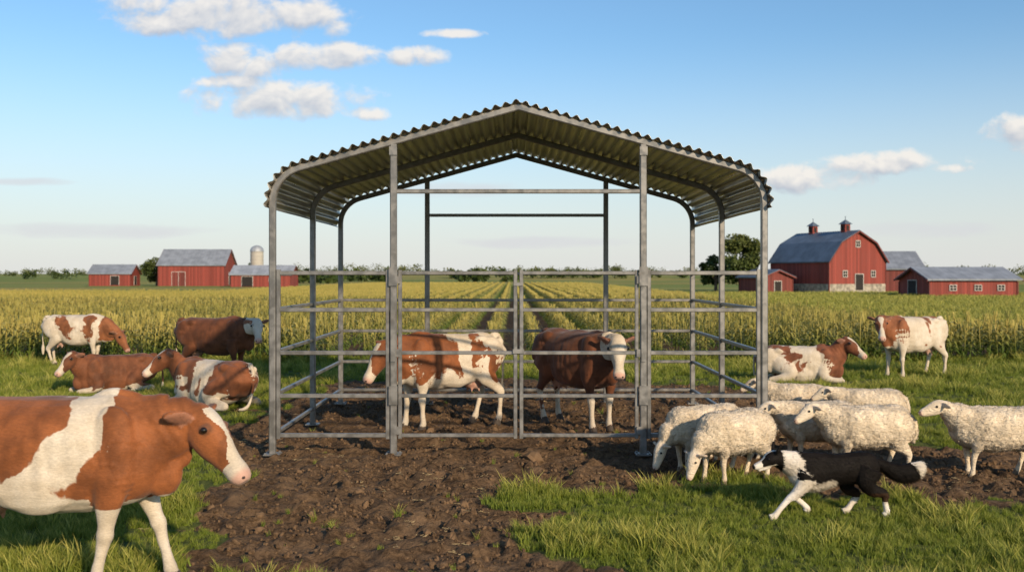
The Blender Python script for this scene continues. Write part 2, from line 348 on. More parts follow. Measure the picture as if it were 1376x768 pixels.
def sheep(loc,heading,s=1.0,graze=False,poll=None,hd=None,legs=(0,0,0,0),seed=0,tint=1.0):
    root=empty('sheep',(loc[0],loc[1],0),rad(heading),s);root.scale=(s*.93,s,s)
    parts=[]
    def L(st,lab,side=(0,1,0),pw=1.0,seg=14): parts.append((*loft(st,side,seg,pw),lab))
    L([(-.52,0,.54,.08,.09),(-.48,0,.53,.17,.17),(-.36,0,.525,.21,.215),(-.15,0,.515,.235,.225),(.1,0,.51,.235,.23),(.28,0,.525,.205,.22),(.42,0,.55,.15,.185),(.49,0,.56,.10,.13)],0,pw=.92,seg=20)
    if poll is None: poll=(.60,0,.33) if graze else (.66,0,.76)
    if hd is None: hd=(.42,0,-.9) if graze else (.88,0,-.42)
    pl=np.array(poll,float);D,S,U=headframe(hd)
    A=np.array((.33,0,.57));M=(np.array((.40,0,.6))+pl)/2
    L([(*A,.17,.18),(*(A*.6+pl*.4),.13,.15),(*M,.105,.12),(*(A*.15+pl*.85),.075,.085),(*(pl),.062,.066)],1)
    L([(*(pl+D*t+U*u),a,b) for t,a,b,u in((-.04,.05,.055,0),(.02,.068,.072,0),(.08,.066,.075,-.004),(.14,.053,.064,-.01),(.20,.043,.05,-.014),(.245,.038,.04,-.016),(.275,.024,.022,-.018))],2,side=S)
    for sg in(-1,1):
        b=pl+D*.015+S*sg*.05+U*.03;dr=nrm(S*sg-U*.25-D*.25)
        L([(*(b+dr*t),w_,.014) for t,w_ in((0,.018),(.04,.032),(.085,.03),(.13,.01))],4,side=nrm(U),seg=10)
    for i,sg in enumerate((-1,1)):
        dx=legs[i]
        X=lambda z:float(np.interp(z,[0,.06,.22,.40],[.305+dx,.295+dx*.9,.30+dx*.5,.28]))
        L([(X(z),sg*y,z,a,b) for z,y,a,b in((.46,.11,.075,.09),(.36,.12,.06,.065),(.28,.115,.036,.04),(.215,.11,.031,.034),(.13,.11,.023,.026),(.07,.11,.027,.03),(.05,.11,.027,.03))],3)
        L([(X(z)+.008,sg*.11,z,a,b) for z,a,b in((.055,.026,.03),(.0,.032,.04))],7)
        dx=legs[2+i]
        X=lambda z:float(np.interp(z,[0,.06,.23,.38,.5],[-.345+dx,-.365+dx*.9,-.415+dx*.55,-.28+dx*.2,-.33]))
        L([(X(z),sg*y,z,a,b) for z,y,a,b in((.50,.11,.10,.14),(.38,.135,.085,.11),(.30,.13,.05,.062),(.235,.12,.03,.04),(.18,.115,.025,.029),(.12,.115,.023,.026),(.07,.115,.027,.03),(.05,.115,.027,.03))],3)
        L([(X(z)+.008,sg*.115,z,a,b) for z,a,b in((.055,.026,.03),(.0,.031,.038))],7)
    L([(-.48,0,.62,.05,.05),(-.55,0,.56,.045,.045),(-.57,0,.42,.04,.04),(-.56,0,.33,.02,.02)],5)
    def wool(co,lab,lt): return np.where((lab==0)|(lab==1)|(lab==5),1.0,np.where(lab==3,sstep(.24,.34,co[:,2]),np.where(lab==2,.25*sstep(.05,-.02,(co-pl)@D),0)))
    def disp(co,lab,lt):
        W=wool(co,lab,lt)*np.where(lab==1,sstep(1,.6,lt)*.6+.3,1);q=co+seed*1.7
        rg=1-np.abs(vn3(q*16)*2-1)
        return W*((vn3(q*7)-.5)*.022+(.5-rg)*.012+(vn3(q*38+5)-.5)*.012+.008)
    def paint(co,lab,lt,no):
        W=wool(co,lab,lt);q=co+seed
        R=np.where(W>.3,.5,1.0)
        G=np.where(lab==2,sstep(.24,.27,(co-pl)@D)*.7,0);G=np.where(lab==4,.2,G)
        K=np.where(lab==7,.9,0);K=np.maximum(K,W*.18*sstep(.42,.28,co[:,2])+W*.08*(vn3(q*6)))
        return np.column_stack([R,G,K])
    base=(.80*tint,.66*tint,.48*tint)
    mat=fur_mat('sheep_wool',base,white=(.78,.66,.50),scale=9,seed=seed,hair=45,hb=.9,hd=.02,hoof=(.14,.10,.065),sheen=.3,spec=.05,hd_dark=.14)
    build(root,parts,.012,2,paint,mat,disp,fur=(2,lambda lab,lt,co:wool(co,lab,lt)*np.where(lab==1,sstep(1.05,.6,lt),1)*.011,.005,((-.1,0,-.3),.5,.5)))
    for sg in(-1,1):
        blob_child('eye',tuple(pl+D*.085+S*sg*.064+U*.022),(.013,.013,.012),root,eye_mat)
        blob_child('nostril',tuple(pl+D*.268+S*sg*.015+U*.0),(.008,.007,.006),root,nostril_mat)
    return root
def dog(loc,heading,s=1.0):
    root=empty('border_collie_dog',(loc[0],loc[1],0),rad(heading),s)
    parts=[]
    def L(st,lab,side=(0,1,0),pw=1.0,seg=14): parts.append((*loft(st,side,seg,pw),lab))
    L([(-.37,0,.40,.04,.045),(-.33,0,.395,.08,.095),(-.22,0,.385,.095,.115),(-.06,0,.375,.095,.11),(.08,0,.365,.105,.13),(.22,0,.355,.11,.145),(.32,0,.365,.09,.12),(.38,0,.38,.05,.07)],0)
    pl=np.array((.50,-.0,.455));D,S,U=headframe((.95,.08,-.22))
    L([(.24,0,.38,.09,.12),(.34,0,.405,.082,.105),(.43,0,.435,.068,.08),(*pl,.056,.06)],1)
    L([(*(pl+D*t+U*u),a,b) for t,a,b,u in((-.03,.044,.046,.005),(.02,.062,.058,.008),(.065,.058,.054,.006),(.10,.043,.041,-.004),(.14,.031,.031,-.012),(.19,.026,.026,-.016),(.22,.014,.013,-.012))],2,side=S)
    L([(*(pl+D*t+U*u),a,b) for t,a,b,u in((.07,.025,.012,-.045),(.13,.018,.01,-.05),(.18,.012,.008,-.048))],2,side=S,seg=10)
    for sg in(-1,1):
        b=pl+D*.01+S*sg*.038+U*.04;dr=nrm(U*.8+S*sg*.35-D*.5)
        L([(*(b+dr*t),w_,.011) for t,w_ in((0,.026),(.03,.028),(.065,.016),(.09,.006))],4,side=nrm(S*.6+D*.5),seg=10)
    def leg(pts,rs):
        L([(*p,a,b) for p,(a,b) in zip(pts,rs)],3,seg=12)
    fr=[(.045,.08),(.042,.06),(.03,.034),(.024,.026),(.021,.022),(.025,.027),(.022,.032)]
    y=.075
    leg([(.26,y,.36),(.29,y,.28),(.37,y,.20),(.43,y,.155),(.50,y,.085),(.545,y,.035),(.585,y,.018)],fr)
    leg([(.25,-y,.36),(.25,-y,.27),(.28,-y,.20),(.30,-y,.14),(.24,-y,.09),(.20,-y,.05),(.215,-y,.025)],fr)
    hr=[(.06,.10),(.055,.085),(.036,.05),(.025,.032),(.021,.023),(.024,.027),(.022,.032)]
    leg([(-.28,y,.38),(-.25,y,.29),(-.30,y,.22),(-.40,y,.19),(-.415,y,.11),(-.43,y,.04),(-.40,y,.018)],hr)
    leg([(-.26,-y,.38),(-.15,-y,.28),(-.16,-y,.2),(-.24,-y,.155),(-.19,-y,.085),(-.15,-y,.035),(-.115,-y,.018)],hr)
    L([(-.33,0,.42,.035,.035),(-.42,.0,.39,.035,.04),(-.52,0,.345,.045,.055),(-.62,0,.33,.055,.065),(-.71,0,.36,.05,.055),(-.77,0,.40,.018,.02)],5)
    def paint(co,lab,lt,no):
        n=len(co);x,y_,z=co.T;rel=co-pl;a=rel@D;s_=rel@S;u=rel@U
        R=np.zeros(n);nn=(vn3(co*18)-.5)*.05
        R=np.where((lab<=1)&(x+nn+(.37-z)*.45>.27)&(x<.46),1,R)
        R=np.where((lab==0)&(z+nn<.29)&(x>.02),1,R)
        R=np.where(lab==3,np.where(x>.1,np.where(z+nn<.32,1,0),np.where(z+nn<.12,1,0)),R)
        R=np.where((lab==2)&((np.abs(s_)<.014)|(a>.14)|(u<-.03)),1,R)
        R=np.where((lab==5)&(lt>.78+nn),1,R)
        K=np.where((lab==2)&(a>.207),1,0);G=np.where((lab==3)&(x<.1)&(z<.20)&(z>.12),.3,0)
        return np.column_stack([R,G,K*1.0])
    mat=fur_mat('collie_coat',(.010,.008,.007),white=(.80,.74,.66),scale=3,seed=3,pink=(.10,.045,.018),hoof=(.01,.01,.01),hair=120,hb=.4,hd=.004,sheen=0,spec=.12,hd_dark=.12)
    def lens(lab,lt,co):
        l=np.where(lab==0,.024,0.0);l=np.where((lab==0)&(co[:,2]<.32),.038,l);l=np.where(lab==1,.028,l);l=np.where(lab==5,.05,l);l=np.where(lab==2,.005,l);l=np.where(lab==3,np.where(co[:,2]>.16,.022,.006),l);l=np.where(lab==4,.010,l);return l
    build(root,parts,.0065,2,paint,mat,None,fur=(2,lens,.0022,((-1.0,0,-.45),.40,.20)))
    for sg in(-1,1): blob_child('eye',tuple(pl+D*.085+S*sg*.046+U*.024),(.010,.010,.009),root,eye_mat)
    return root
brown=(.24,.078,.026);redb=(.145,.05,.022)
cow((-3.07,6.42),0,1.0,poll=(.98,-.02,1.17),hd=(.66,-.22,-.70),legs=(-.16,.24,.22,-.2),knee=(.0,.03),face='blaze',bias=.46,seed=2,voxel=.012,hair=True,
    blobs=[(.38,1.2,.14,.2,.30),(.22,.9,.12,.2,.26),(-.12,.72,.2,.14,.3),(-.25,1.12,.26,.2,-.4),(.62,1.05,.15,.3,-.45),(.12,1.22,.12,.1,-.1)],dark=(.27,.088,.028))
cow((-.88,13.35),213,1.0,poll=(.98,.05,1.17),hd=(.55,.05,-.83),legs=(.06,-.05,.1,-.1),face='blaze',bias=.53,seed=5,blobs=[(.3,1.15,.25,.2,-.3),(-.1,1.1,.12,.3,.2),(-.7,1.1,.15,.3,.4),(-.4,.95,.2,.2,-.3)],dark=brown,hair=True)
cow((.90,13.35),-58,1.03,poll=(.93,-.05,1.22),hd=(.50,-.34,-.80),legs=(.03,-.04,.08,-.06),face='white',bias=.03,legw=.62,belly=.1,seed=8,dark=redb,hair=True)
cow((-10.0,22.2),-6,.92,poll=(1.10,0,.86),hd=(.55,-.1,-.83),legs=(.05,-.1,.1,-.05),face='brown',bias=.62,seed=11,blobs=[(-.2,1.1,.2,.2,-.35),(.4,1.2,.2,.15,-.2)],dark=(.25,.09,.035))
cow((-7.15,17.5),222,.88,poll=(.86,.05,.80),hd=(.66,.25,-.62),lying=True,face='blaze',bias=.16,seed=13,belly=.5,dark=(.17,.06,.025))
cow((-5.9,19.2),-14,.97,poll=(.98,-.06,1.22),hd=(.42,-.62,-.66),legs=(.04,-.04,.1,-.08),face='white',bias=.02,legw=.15,belly=.05,seed=16,dark=(.14,.048,.02))
cow((-4.78,15.5),152,.98,poll=(.84,.14,.84),hd=(.55,.5,-.58),lying=True,face='blaze',bias=.50,seed=19,dark=(.22,.075,.03),blobs=[(-.5,1.0,.2,.25,-.3)])
cow((5.65,19.0),-14,.95,poll=(.88,-.04,.88),hd=(.66,-.35,-.52),lying=True,face='blaze',bias=.56,seed=22,dark=(.20,.068,.03),blobs=[(.7,.9,.2,.3,-.5)])
cow((8.22,19.8),204,.97,poll=(.98,.05,1.26),hd=(.40,.52,-.72),legs=(.05,-.06,.1,-.08),face='blaze',bias=.56,seed=27,dark=(.26,.092,.036),blobs=[(.5,1.0,.2,.3,-.3),(-.75,1.0,.15,.3,.5)])
sheep((2.28,9.92),212,.96,graze=True,seed=1,legs=(.06,-.03,.05,-.04))
sheep((2.06,10.38),204,.95,graze=True,seed=2,tint=.94,legs=(-.04,.03,.0,.05))
sheep((3.40,10.76),186,.94,poll=(.64,.03,.70),seed=3,legs=(.03,-.05,.03,-.03))
sheep((3.74,10.22),184,.98,poll=(.64,.02,.72),hd=(.85,.15,-.45),seed=4,tint=1.04,legs=(.04,-.04,.06,-.08))
sheep((5.06,10.1),182,.98,poll=(.66,.02,.76),hd=(.95,.1,-.22),seed=5,tint=1.0,legs=(-.03,.05,.05,-.04))
sheep((4.5,12.2),178,.90,poll=(.62,0,.72),seed=6)
sheep((3.80,12.9),170,.88,seed=7)
sheep((2.5,10.98),187,.80,poll=(.62,0,.72),hd=(.8,.1,-.5),seed=8)
dg_=dog((2.80,8.42),184,1.0);dg_.scale=(1.02,1.12,1.14)
# ------------------------------------------------------------------ shelter
def metal_mat(name,c,rough=.42,metal=.75,sc=14,stretch=(1,1,1),stain=(.16,.11,.07),sa=.35):
    m,nt,out=newmat(name);tc=nd(nt,'ShaderNodeTexCoord').outputs['Object']
    mp=mapping(nt,tc,(0,0,0),stretch)
    n=noise(nt,mp,sc,6.0,.3).outputs[0];vo=nd(nt,'ShaderNodeTexVoronoi',None,{'Vector':tc,'Scale':55.0}).outputs['Color']
    sv=nd(nt,'ShaderNodeSeparateColor',None,{0:vo}).outputs[0]
    col=mix(nt,mrange(nt,n,.3,.7),tuple(x*.75 for x in c),tuple(x*1.2 for x in c));col=mix(nt,mth(nt,'MULTIPLY',sv,.14),col,tuple(x*.7 for x in c))
    n2=noise(nt,mp,sc*.35,6.0,.6,.65).outputs[0];col=mix(nt,mrange(nt,n2,.5,.75,0,sa),col,stain)
    r=mrange(nt,n,.2,.8,rough-.1,rough+.15)
    princ(nt,out,col,r,metal,n,.08,.003);return m
tubeM=metal_mat('galvanised_steel_tube',(.23,.22,.205),.40,.45,10,(1,1,1),(.10,.075,.05),.35)
roofM=metal_mat('corrugated_galvanised_sheet',(.44,.415,.36),.34,.8,9,(1.0,.12,1.0),(.11,.08,.05),.75)
SH=empty('livestock_shelter',(0.074,0,0))
YF,YM,YR=11.28,13.56,15.76;HW=2.866
sl_=math.atan(.277);R0=.42;ang0=math.pi/2+sl_;cx0=-HW+R0
CZ=4.06+(cx0+R0*math.cos(ang0))*.277-R0*math.sin(ang0)
arc=[(cx0+R0*math.cos(a),CZ+R0*math.sin(a)) for a in np.linspace(math.pi,ang0,9)]
b=B()
for k,yf in enumerate((YF,YM,YR)):
    left=[(-HW,.012)]+arc+[(0,4.06)]
    path=[(x,yf,z) for x,z in left]+[(-x,yf,z) for x,z in left[::-1][1:]]
    b.tube(path,.075,.075,(0,1,0))
b.obj('roof_frames',tubeM,SH)
b=B()
PX=(-1.455,1.455)
for yf in(YF,YR):
    for x in PX:
        zt=4.06-abs(x)*.277-.03
        b.tube([(x,yf+(-.003 if yf==YF else .003),.012),(x,yf+(-.003 if yf==YF else .003),zt)],.078,.078)
    b.tube([(PX[0]+.04,yf,3.08),(PX[1]-.04,yf,3.08)],.05,.05)
b.obj('gable_posts',tubeM,SH)
RZ=(2.13,1.70,1.20,.70,.24)
b=B()
for z in RZ:
    for sx in(-1,1):
        for y0,y1 in((YF+.05,YM-.04),(YM+.04,YR-.05)): b.tube([(sx*HW,y0,z),(sx*HW,y1,z)],.045,.045,(1,0,0))
        b.tube([(sx*HW-sx*.09,YF,z),(PX[0 if sx<0 else 1]+sx*.09,YF,z)],.045,.048)
        b.tube([(sx*HW-sx*.04,YR,z),(PX[0 if sx<0 else 1]+sx*.04,YR,z)],.042,.045)
    b.tube([(PX[0]+.04,YR,z),(PX[1]-.04,YR,z)],.042,.045)
for sx in(-1,1):
    for xx in(HW-.068,1.455+.068):
        b.tube([(sx*xx,YF,.20),(sx*xx,YF,2.17)],.046,.046)
b.obj('side_panel_rails',tubeM,SH)
for i,(xa,xb) in enumerate(((PX[0]+.075,-.035),(.035,PX[1]-.075))):
    b=B()
    for x in(xa,xb): b.tube([(x,YF,.205),(x,YF,2.165)],.042,.045)
    for z in RZ: b.tube([(xa+.02,YF,z),(xb-.02,YF,z)],.040,.042)
    b.obj('gate',tubeM,SH)
b=B()
for sx in(-1,1):
    for z0,z1 in((.6,.82),(1.1,1.7),(1.98,2.2)):
        b.box((sx*(1.455),YF-.052,(z0+z1)/2),(.10 if z1-z0<.5 else .055,.018,(z1-z0)))
    for z in(.30,1.2,2.05):
        b.box((sx*(1.455-.045),YF-.03,z),(.07,.03,.09))
b.box((0,YF-.032,1.22),(.13,.02,.05));b.box((0,YF-.032,2.0),(.11,.02,.04))
for x in(-HW,HW,*PX):
    for yf in(YF,YR):
        b.box((x,yf,.022),(.18,.18,.014))
        for i in(-1,1):
            for j in(-1,1): b.box((x+i*.068,yf+j*.068,.036),(.022,.022,.016))
for x in(-HW,HW): b.box((x,YM,.022),(.18,.18,.014))
for x in PX: b.box((x,YF-.05,4.06-abs(x)*.277-.11),(.09,.016,.10))
b.obj('hinges_and_base_plates',tubeM,SH)
off=.062;Rr=R0+off
a_=[(cx0+Rr*math.cos(t),CZ+Rr*math.sin(t)) for t in np.linspace(math.pi+.12,ang0,24)]
l_=a_+[(0,4.06+off/math.cos(sl_))]
P_=np.array(l_+[(-p[0],p[1]) for p in l_[::-1][1:]]);ds=np.r_[0,np.cumsum(np.linalg.norm(np.diff(P_,axis=0),axis=1))]
N=900;s_=np.linspace(0,ds[-1],N);X=np.interp(s_,ds,P_[:,0]);Z=np.interp(s_,ds,P_[:,1])
tx=np.gradient(X);tz=np.gradient(Z);l=np.hypot(tx,tz);nx,nz=-tz/l,tx/l
k=np.ones(31)/31
nx=np.convolve(np.pad(nx,15,'edge'),k,'valid');nz=np.convolve(np.pad(nz,15,'edge'),k,'valid')
wv=.021*np.sin(s_/.122*2*math.pi)
ys=np.linspace(YF-.10,YR+.10,14)
V=[];
for j,y in enumerate(ys):
    for i in range(N):
        sheet=int(s_[i]/.85);e=(math.sin(sheet*5.1)*.03) if j in(0,13) else 0
        V.append((X[i]+nx[i]*wv[i],y+e,Z[i]+nz[i]*wv[i]+.002*math.sin(y*3+sheet*2)))
F=[(j*N+i,j*N+i+1,(j+1)*N+i+1,(j+1)*N+i) for j in range(13) for i in range(N-1)]
ro=mk('corrugated_roof',V,F,roofM,SH,True);sm=ro.modifiers.new('t','SOLIDIFY');sm.thickness=.004;sm.offset=0
# ------------------------------------------------------------------ ground
poly=np.array([(-1.9,-3),(-2.1,5),(-2.24,6.7),(-2.8,8.3),(-3.3,10.1),(-3.9,12.5),(-4.0,14.4),(-4.5,17),(-3.3,19.6),(0,20),(3.3,19.6),(4.5,16.4),(4.9,13.2),(6.0,11.6),(9,11.2),(14,11),(14,9.3),(9,9.3),(5,9.1),(3.6,8.75),(2.3,9.2),(1.2,9.05),(.45,8.5),(.25,7.6),(.5,6.6),(.5,5),(.6,-3)])
def sdist(x,y):
    x=np.asarray(x,float);y=np.asarray(y,float);d=np.full(x.shape,1e9);ins=np.zeros(x.shape,bool)
    for i in range(len(poly)):
        a=poly[i];c=poly[(i+1)%len(poly)];e=c-a;t=np.clip(((x-a[0])*e[0]+(y-a[1])*e[1])/(e@e),0,1)
        d=np.minimum(d,np.hypot(x-a[0]-t*e[0],y-a[1]-t*e[1]))
        cr=((a[1]>y)!=(c[1]>y))
        xi=(c[0]-a[0])*(y-a[1])/(c[1]-a[1]+1e-12)+a[0]
        ins^=(cr&(x<xi))
    return np.where(ins,d,-d)
def dirtm(x,y):
    return sstep(-.22,.22,sdist(x,y)+(fbm(x*1.3,y*1.3,3)-.5)*1.3+(vn(x*4,y*4)-.5)*.35-.75*sstep(.66,.8,vn(x*1.1+40,y*1.1+11))*(sdist(x,y)<1.0))
def far(x,y):
    r=np.hypot(x,y)
    return sstep(230,800,r)*((fbm(x/260+5,y/260+3,2)-.40)*9)+sstep(900,3500,r)*fbm(x/700+9,y/900,2)*14
def height(x,y):
    d=dirtm(x,y);near=sstep(30,22,np.abs(y))*sstep(20,14,np.abs(x))
    rg=1-np.abs(fbm(x*4.2,y*4.2,3)*2-1)
    clod=(.8-rg)*.13-.01+(vn(x*11,y*11)-.5)*.04+(fbm(x*1.7,y*1.7,2)-.5)*.05
    return far(x,y)+near*(d*clod+(1-d)*((fbm(x*1.2,y*1.2,2)-.5)*.05+.012))
def axis(segs,grow,lim):
    a=[];
    for s,e,st in segs: a+=list(np.arange(s,e,st))
    a.append(segs[-1][1]);st=segs[-1][2]
    while a[-1]<lim: st*=grow;a.append(a[-1]+st)
    return a
xr=axis([(0,6,.04),(6,9,.07)],1.16,5000);xs=np.array([-v for v in xr[::-1][:-1]]+xr)
ys=np.array([-400,-150,-60,-25,-10,-5,-1,2,3.2]+axis([(4,5.5,.1),(5.5,12,.035),(12,17,.06),(17,24,.12)],1.09,5500))
GX,GY=np.meshgrid(xs,ys);H=height(GX,GY)
nxg,nyg=len(xs),len(ys);V=np.column_stack([GX.ravel(),GY.ravel(),H.ravel()])
ii=np.arange(nxg*nyg).reshape(nyg,nxg);F=np.stack([ii[:-1,:-1],ii[:-1,1:],ii[1:,1:],ii[1:,:-1]],-1).reshape(-1,4)
m,nt,out=newmat('soil_and_pasture')
at=nd(nt,'ShaderNodeAttribute',{'attribute_name':'cover'});sp=nd(nt,'ShaderNodeSeparateColor',None,{0:at.outputs['Color']})
pos=nd(nt,'ShaderNodeNewGeometry').outputs['Position']
a1=noise(nt,pos,3.0,6.0,.2,.6).outputs[0];a2=noise(nt,pos,22.0,6.0,.4,.65).outputs[0];a3=noise(nt,pos,90.0,3.0).outputs[0]
dc=mix(nt,mrange(nt,a2,.3,.7),(.036,.021,.011),(.155,.094,.050));dc=mix(nt,mrange(nt,a1,.4,.7,0,.7),dc,(.205,.13,.074));dc=mix(nt,mrange(nt,a3,.62,.72,0,.35),dc,(.28,.21,.125))
gc=mix(nt,mrange(nt,a2,.3,.7),(.05,.065,.015),(.13,.15,.035))
b1=noise(nt,mapping(nt,pos,(0,0,0),(.012,.05,0)),1.0,5.0,.4).outputs[0];b2=noise(nt,pos,1.2,6.0,.0,.7).outputs[0]
mead=mix(nt,mrange(nt,b2,.3,.7),(.10,.15,.025),(.20,.245,.05));mead=mix(nt,mrange(nt,b1,.45,.62,0,.7),mead,(.28,.26,.07))
gold=mix(nt,mrange(nt,b2,.3,.7),(.24,.20,.045),(.38,.31,.09));gold=mix(nt,mrange(nt,b1,.5,.6,0,.8),gold,(.15,.19,.04))
ds_=mrange(nt,nd(nt,'ShaderNodeSeparateXYZ',None,{0:pos}).outputs[1],22.0,30.0)
gc=mix(nt,ds_,gc,mead);gc=mix(nt,sp.outputs[1],gc,gold)
cc=mix(nt,mrange(nt,mth(nt,'ADD',sp.outputs[0],mth(nt,'MULTIPLY',mth(nt,'SUBTRACT',a2,.5),.5)),.4,.6),gc,dc)
hh=mth(nt,'ADD',mth(nt,'MULTIPLY',a2,1.0),mth(nt,'MULTIPLY',a3,.35))
princ(nt,out,cc,.95,0,hh,.9,.035,.15)
g=mk('ground',V,F,m,None,True)
ca=g.data.color_attributes.new('cover','FLOAT_COLOR','POINT')
R_=dirtm(GX,GY);R_=np.maximum(R_,((GY>23.5)&(GY<86)&(GX<14)&(GX>-75))*.8);R_=np.where((GY>85),0,R_)
G_=((GX<-5)&(GY>84)&(GY<172))*1.0+(GY>230)*sstep(.45,.6,vn(GX/160,GY/130+3))
ca.data.foreach_set('color',np.column_stack([R_.ravel(),np.clip(G_,0,1).ravel(),np.zeros(R_.size),np.ones(R_.size)]).astype(np.float32).ravel())
# ------------------------------------------------------------------ scatter
def scatter(name,Pt,R,S,I,objs):
    coll=bpy.data.collections.new(name+'_kinds')
    for o in objs: coll.objects.link(o)
    me=bpy.data.meshes.new(name);me.from_pydata(Pt.tolist(),[],[])
    me.attributes.new('rot','FLOAT_VECTOR','POINT').data.foreach_set('vector',R.astype(np.float32).ravel())
    me.attributes.new('scl','FLOAT','POINT').data.foreach_set('value',S.astype(np.float32))
    me.attributes.new('idx','INT','POINT').data.foreach_set('value',I.astype(np.int32))
    o=bpy.data.objects.new(name,me);scene.collection.objects.link(o)
    ng=bpy.data.node_groups.new(name,'GeometryNodeTree')
    ng.interface.new_socket('Geometry',in_out='INPUT',socket_type='NodeSocketGeometry');ng.interface.new_socket('Geometry',in_out='OUTPUT',socket_type='NodeSocketGeometry')
    gi=ng.nodes.new('NodeGroupInput');go=ng.nodes.new('NodeGroupOutput')
    ci=ng.nodes.new('GeometryNodeCollectionInfo');ci.inputs['Collection'].default_value=coll;ci.inputs['Separate Children'].default_value=True;ci.inputs['Reset Children'].default_value=True
    ip=ng.nodes.new('GeometryNodeInstanceOnPoints');ip.inputs['Pick Instance'].default_value=True
    def na(n,t):
        x=ng.nodes.new('GeometryNodeInputNamedAttribute');x.data_type=t;x.inputs['Name'].default_value=n;return [q for q in x.outputs if q.enabled and q.name=='Attribute'][0]
    ng.links.new(gi.outputs[0],ip.inputs['Points']);ng.links.new(ci.outputs[0],ip.inputs['Instance'])
    ng.links.new(na('idx','INT'),ip.inputs['Instance Index']);ng.links.new(na('rot','FLOAT_VECTOR'),ip.inputs['Rotation']);ng.links.new(na('scl','FLOAT'),ip.inputs['Scale'])
    ng.links.new(ip.outputs[0],go.inputs[0])
    mo=o.modifiers.new('scatter','NODES');mo.node_group=ng;return o
def leafmat(name,lo,hi,top,zr,trans=.35,patch=None,fmin=.25):
    m,nt,out=newmat(name);tc=nd(nt,'ShaderNodeTexCoord').outputs['Object'];z=nd(nt,'ShaderNodeSeparateXYZ',None,{0:tc}).outputs[2]
    oi=nd(nt,'ShaderNodeObjectInfo').outputs['Random'];gp=nd(nt,'ShaderNodeNewGeometry')
    ri=gp.outputs['Random Per Island']
    c=mix(nt,mth(nt,'MULTIPLY',mth(nt,'ADD',oi,ri),.5),lo,hi)
    pn=noise(nt,gp.outputs['Position'],patch or .6,2.0).outputs[0]
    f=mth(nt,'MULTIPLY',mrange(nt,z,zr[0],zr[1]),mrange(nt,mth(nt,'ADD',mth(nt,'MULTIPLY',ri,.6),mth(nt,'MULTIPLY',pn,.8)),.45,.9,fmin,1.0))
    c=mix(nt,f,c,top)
    d=nd(nt,'ShaderNodeBsdfPrincipled',None,{'Base Color':c,'Roughness':.55,'Specular IOR Level':.3});t=nd(nt,'ShaderNodeBsdfTranslucent',None,{0:c})
    x=nd(nt,'ShaderNodeMixShader',None,{0:trans,1:d.outputs[0],2:t.outputs[0]});nt.links.new(x.outputs[0],out.inputs[0]);return m
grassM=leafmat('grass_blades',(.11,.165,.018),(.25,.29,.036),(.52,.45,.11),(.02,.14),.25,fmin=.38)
def tuft(n,h,rad_,wid,seed):
    r=np.random.default_rng(seed);V=[];F=[]
    for i in range(n):
        a=r.uniform(0,6.28);q=rad_*math.sqrt(r.random());bx,by=q*math.cos(a),q*math.sin(a);hh=h*r.uniform(.45,1.15);la=r.uniform(0,6.28);ln=hh*r.uniform(.1,.75);wa=r.uniform(0,3.14);dx,dy=math.cos(wa)*wid/2,math.sin(wa)*wid/2
        o=len(V)
        for t,ww in((0,1),(.45,.85),(.8,.5)):
            cx=bx+math.cos(la)*ln*t*t;cy=by+math.sin(la)*ln*t*t;cz=hh*t*(1-.15*t)
            V+=[(cx-dx*ww,cy-dy*ww,cz-.01),(cx+dx*ww,cy+dy*ww,cz-.01)]
        V.append((bx+math.cos(la)*ln,by+math.sin(la)*ln,hh*.86))
        F+=[(o,o+1,o+3,o+2),(o+2,o+3,o+5,o+4),(o+4,o+5,o+6)]
    return mk('grass_tuft',V,F,grassM,link=False)
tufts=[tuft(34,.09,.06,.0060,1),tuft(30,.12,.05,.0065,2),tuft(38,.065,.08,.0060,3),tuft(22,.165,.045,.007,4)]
tfar=[tuft(40,.13,.15,.016,5),tuft(40,.17,.14,.018,6)]
def gpts(x0,x1,y0,y1,n):
    x=rng.uniform(x0,x1,n);y=rng.uniform(y0,y1,n)
    vis=np.abs(x)<(y*.56+1.5);x,y=x[vis],y[vis]
    d=dirtm(x,y);keep=(rng.random(len(x))>sstep(.2,.75,d)*1.02)
    keep|=(rng.random(len(x))<.012);return x[keep],y[keep]
PX_=[];
for (y0,y1,den) in((4.5,9.5,240),(9.5,13,120),(13,18,75),(18,25,45)):
    xm=y1*.56+1.5;n=int(2*xm*(y1-y0)*den);x,y=gpts(-xm,xm,y0,y1,n);PX_.append((x,y))
x=np.concatenate([p[0] for p in PX_]);y=np.concatenate([p[1] for p in PX_]);n=len(x)
clump=vn(x*1.6+7,y*1.6);sc=(.5+.8*clump)*rng.uniform(.75,1.25,n)*(1+sstep(12,24,y)*.45)*(1-.45*sstep(.05,.6,dirtm(x,y)))
pick=rng.random(n)+clump*.5;I=np.where(pick>1.15,3,np.where(pick>.8,1,np.where(pick>.45,0,2)))
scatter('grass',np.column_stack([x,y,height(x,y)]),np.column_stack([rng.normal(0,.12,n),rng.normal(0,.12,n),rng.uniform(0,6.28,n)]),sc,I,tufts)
n=26000;y=24+ (rng.random(n)**1.7)*80;x=rng.uniform(12,60,n);k=(x>14.5)&(x<y*.58+3);x,y=x[k],y[k];n=len(x)
scatter('meadow_grass',np.column_stack([x,y,height(x,y)]),np.column_stack([np.zeros(n),np.zeros(n),rng.uniform(0,6.28,n)]),rng.uniform(.8,1.6,n)*(1+y/80),rng.integers(0,2,n),tfar)
dirtM=simple('soil_clod',(.125,.077,.042),.95,0,.5,30,.6,.01,.2);strawM=simple('straw',(.40,.30,.15),.7,0,.3,20)
cl=[]
